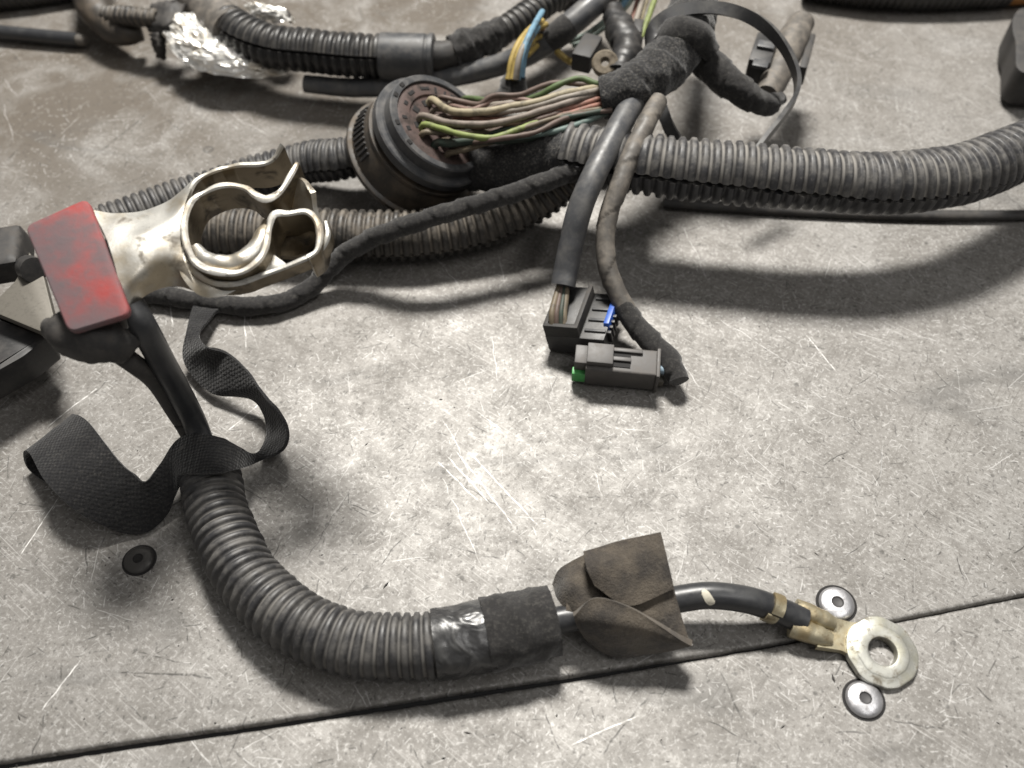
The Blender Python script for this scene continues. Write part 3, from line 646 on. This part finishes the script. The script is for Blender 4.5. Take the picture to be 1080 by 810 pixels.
wire('wire', W['brown'], (468, 145), [(505, 141, 30), (545, 132, 33), (580, 122, 35), (612, 111, 35), (646, 103, 35)], .9, 13)
for i, (c_, st_, y0, y1) in enumerate((('taupe', (456, 120), 123, 98), ('brown', (452, 128), 121, 104), ('pink', (462, 138), 135, 108), ('tan', (466, 152), 149, 113), ('grey', (474, 112), 112, 93), ('brown', (478, 158), 150, 116), ('pine', (474, 140), 142, 115), ('taupe', (486, 120), 116, 99))):
    wire('wire', W[c_], st_, [(500 + i * 2, y0 - 1, 30 + i % 3), (530, y0 - 3 - i % 4, 32 + i % 3), (560 + i, .6 * y0 + .4 * y1 + (i % 3 - 1) * 3, 33.5 + i % 2), (595 + i, .3 * y0 + .7 * y1 - (i % 2) * 3, 35), (645, y1, 35)], .8, 20 + i)
# taped joint and its branches
tube('taped_joint', [(634, 103, 35), (652, 99, 36), (680, 86, 37), (702, 66, 38), (718, 46, 39), (728, 22, 38), (734, -6, 37), (740, -50, 36)], [5.6, 6.7, 7.3, 7.6, 7.2, 6.4, 5.6, 5.6], M_tape, wh, 48, .4, .7, .3, fn=wound(11, .55), label='thick black cloth-taped joint of the harness')
tube('tape_fold', [(690, 52, 40), (712, 36, 44), (734, 38, 44), (752, 56, 40)], [2.2, 4.4, 4.4, 2.4], M_tape2, wh, 24, .6, .7, .3)
tube('side_branch', [(728, 50, 36), (746, 66, 35), (768, 86, 33), (790, 102, 30), (808, 110, 27), (822, 104, 25)], [4.6, 4.8, 4.4, 3.9, 3.2, 2.0], M_tape2, wh, 36, .35, .5, .3, fn=wound(8, .5))
plug3 = tube('small_plug', [(808, 102, 25), (818, 82, 25), (830, 56, 25), (842, 30, 25), (846, 24, 25)], [3.6, 4.2, 4.6, 4.8, 4.0], M_sleeve_b, wh, 24, .6, .2, .3, label='dusty plug at the end of the short taped branch')
obox('clip', P(803, 62, 26), (.35, 1, 0), (1, -.35, 0), (0, 0, 1), (15, 6.5, 8), M_black, plug3, .5)
obox('latch', P(808, 48, 30.5), (.35, 1, 0), (1, -.35, 0), (0, 0, 1), (3.5, 5, 1.2), M_sleeve, plug3, .3)
obox('latch', P(802, 68, 30.5), (.35, 1, 0), (1, -.35, 0), (0, 0, 1), (3.5, 4.5, 1.2), M_collar, plug3, .3)
obox('fin', P(850, 62, 23), (.35, 1, 0), (1, -.35, 0), (0, .1, 1), (19, 2.2, 6), M_rubber, plug3, .6)
# sleeved leads going down to two plugs
lead = [(668, 108, 35), (655, 130, 35), (640, 158, 34), (624, 190, 31.5), (611, 222, 27), (603, 255, 21), (597, 285, 15.5), (594, 302, 13)]
tube('sleeved_lead', lead, 3.25, M_sleeve, wh, 26, .8, .12, .25, label='shiny grey sleeved lead')
for i, (c, dx) in enumerate((('tan', -5), ('brown', -1), ('pine', 3), ('tan', 6))):
    tube('wire', [(594 + dx * .6, 298, 13.5), (591 + dx, 314, 12.5), (588 + dx * 1.2, 330, 12 - i * .2), (588 + dx * 1.2, 342, 10)], .8, W[c], wh, 8)
tube('sleeved_lead', [(694, 106, 36), (682, 130, 36), (670, 154, 34), (655, 190, 30), (643, 224, 25), (638, 254, 20.5), (641, 282, 16.5), (652, 312, 12), (664, 332, 9)], 2.55, M_sleeve_b, wh, 28, .35, .15, .25, fn=wound(14, .3), label='thin brownish sleeved lead')
tube('taped_cable', [(657, 322, 10.5), (668, 339, 8.5), (684, 358, 7), (702, 376, 6), (713, 394, 5), (716, 402, 4.5)], [2.75, 2.8, 3.0, 3.1, 2.6], M_tape2, wh, 28, .35, .2, .3, fn=wound(8, .4))
# black plug with blue lock
X = (P(612, 296, 8) - P(592, 348, 8)).normalized(); Z = V((-.28, -.05, 1)); Z = (Z - X * Z.dot(X)).normalized(); Y = Z.cross(X)
c0 = P(600, 324, 10)
pb = obox('blue_lock_plug', c0 - Z * 5.5 - Y * 3.2, X, Y, Z, (16.5, 16, 6), M_black, wh, .5, label='black plug with a blue lock')
def rim(d, L, Wd, t, hgt): # raised U shaped mouth
    for (x, y, lx, ly) in ((0, Wd / 2, L, t), (0, -Wd / 2, L, t), (-L / 2, 0, t, Wd + t)):
        obox('mouth_rim', c0 + X * x + Y * y + Z * d, X, Y, Z, (lx, ly, hgt), M_rubber, pb, .3)
obox('wire_seal', c0 - Z * 2.2 + X * .4, X, Y, Z, (13.6, 7.4, 5.4), M_black, pb, .4)
rim(-1.4, 15, 8.2, 1.2, 5.0); rim(-2.6, 12.0, 5.0, .8, 3.4)
for k in range(4): obox('rib', c0 - Y * 8.2 + X * (-5.5 + 3.8 * k) - Z * 2.3, X, Y, Z, (.8, 5.6, .7), M_collar, pb, .15)
obox('lock', c0 - Y * 10.6 + X * .6 - Z * 2.9, X, Y, Z, (9.5, 1.8, 2.6), M_blue, pb, .25, label='blue lock tab', taper=.8)
for k in range(6): obox('tooth', c0 - Y * 11.7 + X * (-5 + 1.9 * k) - Z * 4.5, X, Y, Z, (.9, 1.1, 3.5), M_black, pb, .15)
# grey plug with green lock
X = (P(694, 388, 5) - P(606, 380, 5)).normalized(); Z = V((0, -.12, 1)); Z = (Z - X * Z.dot(X)).normalized(); Y = Z.cross(X)
c0 = P(650, 387, 5)
pg = obox('green_lock_plug', c0 + X * 1.2, X, Y, Z, (18, 7.6, 7.4), M_conn, wh, .7, 3, label='grey brown plug with a green lock')
obox('latch', c0 + X * -4.4 + Z * 4.2 + Y * .3, X, Y, Z, (6.6, 5.8, 2.6), M_conn, pg, .35)
obox('rail', c0 + X * 2.2 + Z * 3.9 + Y * 2.4, X, Y, Z, (8, 1.0, 1.2), M_conn, pg, .25)
obox('rail', c0 + X * .9 + Z * 3.9 - Y * .2, X, Y, Z, (5.0, 1.2, 1.2), M_conn, pg, .25)
obox('slot', c0 + X * 1.0 + Z * 3.75 + Y * 1.1, X, Y, Z, (4.6, 1.3, .3), M_hole, pg, .05, 1)
obox('slot', c0 + X * 1.0 + Z * 3.75 - Y * 1.6, X, Y, Z, (4.6, 1.5, .3), M_hole, pg, .05, 1)
obox('end_block', c0 + X * -9.0 + Z * .9 + Y * .5, X, Y, Z, (3.4, 5.4, 6.2), M_conn, pg, .4)
obox('lock', c0 + X * -9.0 - Z * 1.4 - Y * 2.4, X, Y, Z, (4.2, 2.2, 3.8), M_green, pg, .4, label='green lock tab')
obox('end_flange', c0 + X * 10.3, X, Y, Z, (.9, 8.4, 8.0), M_conn, pg, .3)
tube('wire_seal', [c0 + X * 10.4 + Z * .6, c0 + X * 11.6 + Z * .5, c0 + X * 13.2 + Z * .2], 1.1, M_seal, pg, 12, .3, raw=True)
obox('clear_tab', c0 + X * 11.5 - Z * 2.6 - Y * 1.5, X, Y, Z, (1.6, 1.8, 2.6), M_beige, pg, .3)
# clip with pale bushing, yellow and blue wires behind the joint
clip = tube('mount_clip', [(646, 12, 30), (655, 34, 30), (662, 52, 30), (652, 78, 31)], [3.2, 4.6, 4.4, 3.0], M_black, wh, 16, .7, .8, .35)
obox('clip_arm', P(619, 56, 27), (.4, 1, 0), (1, -.4, 0), (0, 0, 1), (12, 6, 6), M_rubber, clip, .8)
obox('clip_tooth', P(672, 34, 30), (.2, 1, 0), (1, -.2, 0), (0, 0, 1), (7, 3, 5), M_black, clip, .6)
bo = P(638, 66, 33)
lathe('bushing', [(1.2, -2), (1.2, .2), (1.6, .5), (3.3, .5), (3.8, .1), (3.8, -2), (1.2, -2)], bo, (-.15, -.55, .8), mat_plastic('dirty bushing', (.16, .13, .09), (.05, .04, .03), .8, .6, up=0), clip, 28)
tube('tape_cone', [(541, 102, 22), (542, 90, 25), (544, 80, 28)], [5.4, 4.2, 3.0], M_tape2, wh, 20, .6, .6, .35)
for i, (c, pts) in enumerate((('yellow', [(536, 84, 28), (540, 62, 32), (548, 44, 34), (560, 30, 33), (572, 22, 30)]), ('yellow', [(541, 84, 29), (545, 62, 33), (552, 46, 35), (562, 32, 34), (576, 26, 30)]),
                              ('blue', [(546, 84, 29), (550, 60, 34), (556, 42, 36), (564, 26, 36), (572, 12, 34)]), ('blue', [(550, 82, 28), (553, 60, 32), (558, 44, 34), (567, 28, 34)]), ('grey', [(544, 84, 29.5), (547, 64, 33.6), (553, 48, 35.4), (563, 34, 34)]),
                              ('yellow', [(553, 52, 28), (566, 40, 27), (578, 40, 25), (590, 56, 22), (604, 66, 20), (622, 70, 19)]), ('yellow', [(556, 58, 26), (570, 46, 24), (582, 50, 22), (598, 64, 19), (616, 70, 17)]), ('orange', [(566, 22, 30), (576, 34, 27), (592, 58, 20), (608, 66, 18)]),
                              ('mint', [(600, 44, 20), (622, 34, 22), (644, 16, 25), (662, -8, 26)]), ('mint', [(604, 48, 18), (630, 34, 20), (652, 16, 22), (672, -8, 24)]),
                              ('blue', [(640, 20, 24), (656, 6, 26), (668, -12, 26)]), ('coral', [(660, 40, 22), (668, 18, 24), (676, -10, 26)]), ('cream', [(668, 40, 22), (676, 18, 24), (684, -10, 26)]), ('lime', [(676, 40, 21), (684, 18, 23), (694, -10, 25)]), ('grey', [(664, 38, 24), (672, 18, 25.6), (680, -10, 27)]))):
    tube('wire', pts, .95, W[c], wh, 10, 1, .1, .3, seed=i)

# ------------------------------------------------------------------ cable tie loop
ct = thing('cable_tie', 'long grey black nylon cable tie looped loosely round the taped joint', 'cable tie', P(760, 150, 0))
tie_c = resample(spline([P(*q) for q in [(716, 150, 22), (704, 130, 24), (694, 108, 28), (685, 80, 34), (682, 56, 40), (688, 32, 45), (704, 16, 47), (730, 8, 48), (765, 9, 48), (797, 22, 46), (822, 46, 42), (837, 76, 37), (837, 100, 33), (822, 124, 29), (806, 144, 26), (794, 160, 24)]]), 1.0)[0]
def tie_width(i):
    T = (tie_c[min(i + 1, len(tie_c) - 1)] - tie_c[max(i - 1, 0)]).normalized(); u = i / (len(tie_c) - 1); w_ = V((0, .75, .66)).lerp(V((0, -.15, 1)), min(1, max(0, (u - .5) / .2))); return (w_ - T * w_.dot(T)).normalized()
grid = [[p - tie_width(i) * 1.7, p, p + tie_width(i) * 1.7] for i, p in enumerate(tie_c)]
patch('band', grid, M_tie, ct, 1.2, 2, 1, raw=True)

# ------------------------------------------------------------------ upper branch with foil
ub = thing('conduit_branch', 'ribbed cable branch with smooth collar, crinkled tape and torn foil shielding', 'cable branch', P(330, 80, 0))
tube('sleeve', [(186, -40, 12), (206, -8, 14), (226, 16, 16), (246, 34, 17)], [6.6, 6.8, 7.2, 7.2], M_sleeve_b, ub, 30, .8, .3, .2)
corrugated('conduit', [(240, 26, 17), (262, 40, 17), (292, 50, 17), (330, 54, 17), (370, 58, 17), (410, 60, 17)], 7.0, 2.9, 1.15, M_corr_dark, ub, 44, slit=R(28), seed=4)
lathe('collar', [(6.4, -1), (7.2, -.6), (7.3, 0), (7.3, 13.6), (7.0, 14), (7.0, 14.6), (7.5, 14.8), (7.5, 16.2), (6.8, 16.6), (5.2, 16.6)], P(404, 59.5, 17), P(455, 61, 17) - P(404, 59.5, 17), M_collar, ub, 44)
tube('neck', [(450, 60, 17), (470, 58, 17), (490, 52, 17)], 4.6, M_rubber, ub, 22, .8, .4, .3)
tube('tape_wrap', [(478, 56, 17), (494, 49, 18), (512, 42, 19), (530, 33, 20)], [5.4, 5.6, 5.0, 4.7], M_tape2, ub, 36, .35, 1.1, .28, fn=wound(7, .6))
corrugated('conduit', [(516, 40, 19), (540, 27, 20), (562, 12, 21), (584, -4, 22), (610, -26, 23)], 4.7, 2.4, .7, M_corr_dark, ub, 32, seed=6)
corrugated('conduit', [(572, 0, 16), (592, 2, 16), (612, 0, 16), (640, -8, 16)], 3.6, 1.8, .6, M_corr_dark, ub, 28, seed=9)
patch('foil', [[(166, 20, 16), (186, 14, 19), (208, 14, 18)], [(176, 44, 14), (198, 36, 18), (228, 34, 18)], [(196, 68, 11), (220, 56, 16), (246, 48, 16)], [(232, 80, 9), (252, 68, 13.5), (274, 60, 13)], [(298, 80, 8), (304, 75, 10), (310, 70, 10)]], M_foil, ub, .3, 8, 6, 0, .2, crumple=2.0, facet=.55, label='torn crumpled silver foil shielding')
patch('foil', [[(256, 6, 18), (268, 2, 21), (284, 6, 20)], [(268, 16, 18), (284, 10, 22), (304, 14, 18)], [(290, 26, 16), (300, 22, 19), (312, 24, 15)]], M_foil, ub, .3, 6, 5, 0, .25, crumple=2.0, facet=.5)
patch('burnt_shred', [[(158, 36, 12), (166, 34, 15), (176, 38, 13)], [(160, 46, 10), (166, 48, 12), (175, 48, 10)], [(166, 62, 6), (170, 60, 8), (174, 64, 6)]], M_rubber, ub, .8, 6, 6, 0, .5, crumple=2.4, angle=180)
patch('burnt_shred', [[(292, 14, 17), (300, 8, 19), (306, 16, 17)], [(296, 22, 15), (304, 18, 18), (310, 24, 15)]], M_rubber, ub, .8, 6, 6, 0, .5, crumple=2.0, angle=180)
patch('burnt_shred', [[(160, 4, 16), (176, 0, 20), (196, 4, 18)], [(154, 26, 14), (172, 24, 18), (190, 18, 18)], [(160, 36, 12), (172, 38, 14), (184, 36, 14)]], M_rubber, ub, .8, 6, 6, 0, .4, crumple=2.0, angle=180)

# long cable running behind the round plug up to the back
tube_cab = thing('sleeved_cable', 'smooth grey black cable running behind the round plug', 'cable', P(420, 100, 0))
tube('jacket', [(322, 88, 7), (360, 92, 7), (400, 92, 8), (450, 86, 10), (500, 76, 13), (545, 62, 18), (578, 44, 24), (606, 22, 29), (636, -4, 32), (670, -34, 34)], [2.9, 3.1, 3.2, 3.4, 3.8, 3.9, 3.9], M_sleeve, tube_cab, 24, .9, .15, .25)
tube('tape_wrap', [(572, 47.5, 22.6), (590, 35, 26.5), (600, 27, 28)], 4.1, M_tape2, tube_cab, 24, .6, .1, .3)

# ------------------------------------------------------------------ other pieces round the edge
t = thing('bent_hose', 'thick brown black bent hose beside the torn foil', 'hose', P(110, 30, 0))
tube('hose', [(96, -60, 16), (92, -24, 14), (98, 4, 12), (112, 24, 10), (132, 36, 9), (150, 34, 9)], [6.8, 6.8, 6.6, 6, 5, 3], M_body, t, 30, .9, .3, .2)
t = thing('thin_conduit', 'short thin ribbed conduit poking out between bent hose and foil', 'conduit', P(140, 25, 0))
corrugated('conduit', [(112, 16, 13), (128, 16, 15), (146, 18, 16), (166, 20, 16)], 3.3, 2.2, .7, M_corr_brown, t, 26)
t = thing('cut_cable', 'cut end of a plain grey black cable lying on bare metal', 'cable', P(40, 45, 0))
tube('jacket', [(-30, 31, 3.6), (0, 34, 3.4), (40, 38, 3.2), (82, 42, 3.0)], 2.5, M_cable, t, 22)
tube('core', [(80, 41.8, 3.0), (86, 42.4, 3.0), (91, 43, 3.0)], [2.1, 2.1, 1.7], M_sleeve_b, t, 18, .4)
t = thing('rear_hose', 'black ribbed hose lying behind the cut cable end', 'hose', P(20, 5, 0))
corrugated('conduit', [(-50, 0, 5), (0, -4, 5), (50, -10, 5), (100, -18, 5)], 5, 2.4, .5, M_corr_dark, t, 28)
t = thing('far_conduit', 'black ribbed conduit with a rusty orange end at the far bench edge', 'conduit', P(980, -10, 0))
corrugated('conduit', [(850, -22, 7), (910, -13, 7), (970, -10, 7), (1030, -12, 7), (1062, -14, 7)], 7.0, 2.4, .8, M_corr_dark, t, 36)
tube('end_cap', [(1058, -14, 7), (1075, -15, 7), (1100, -17, 7)], 6.6, M_orange, t, 24)
t = thing('plastic_bracket', 'matt black moulded bracket with rounded corners beside the thick conduit', 'bracket', P(1085, 60, 0))
prism('plate', [P(x, y, 14) for x, y in rounded([(1074, 8), (1067, 20), (1068, 34), (1071, 42), (1071, 70), (1080, 77), (1130, 80), (1130, 2)], 5)], (0, 0, 1), 12, M_rubber, t, 1.0)
obox('foot', P(1098, 60, 2), (1, 0, 0), (0, 1, 0), (0, 0, 1), (10, 12, 4), M_rubber, t, .6)
t = thing('thin_cable', 'thin flat black cable lying straight under the thick ribbed conduit', 'cable', P(980, 226, 0))
tube('jacket', [(700, 214, 1.4), (780, 219, 1.4), (880, 224, 1.4), (980, 227, 1.4), (1080, 227, 1.4), (1150, 226, 1.4)], 1.9, M_rubber, t, 14, flat=.7)

# ------------------------------------------------------------------ grit and filings scattered on the bench
gv, gf = [], []
spots = [(random.uniform(-20, 1100), random.uniform(20, 815)) for _ in range(150)] + [(147 + random.gauss(0, 14), 596 + random.gauss(0, 10)) for _ in range(40)] + [(906 + random.gauss(0, 26), 690 + random.gauss(0, 34)) for _ in range(30)]
for (x, y) in spots:
    c = P(x, y, 0); r = random.choice((.12, .15, .2, .26)) * random.uniform(.7, 1.3); L = r * random.choice((1, 1, 1.6, 3.5)); a = random.uniform(0, 6.28); d = V((math.cos(a), math.sin(a), 0)); e = V((-d.y, d.x, 0)); k = len(gv)
    gv += [c + d * L, c + e * r * .8, c - d * L, c - e * r, c + V((0, 0, r * .8)) + d * L * .2]
    gf += [(k, k + 1, k + 4), (k + 1, k + 2, k + 4), (k + 2, k + 3, k + 4), (k + 3, k, k + 4)]
grit = mesh_obj('grit', gv, gf, M_rubber, smooth=False)
grit['kind'] = 'stuff'; grit['label'] = 'dark grit and filings scattered over the metal bench'; grit['category'] = 'grit'
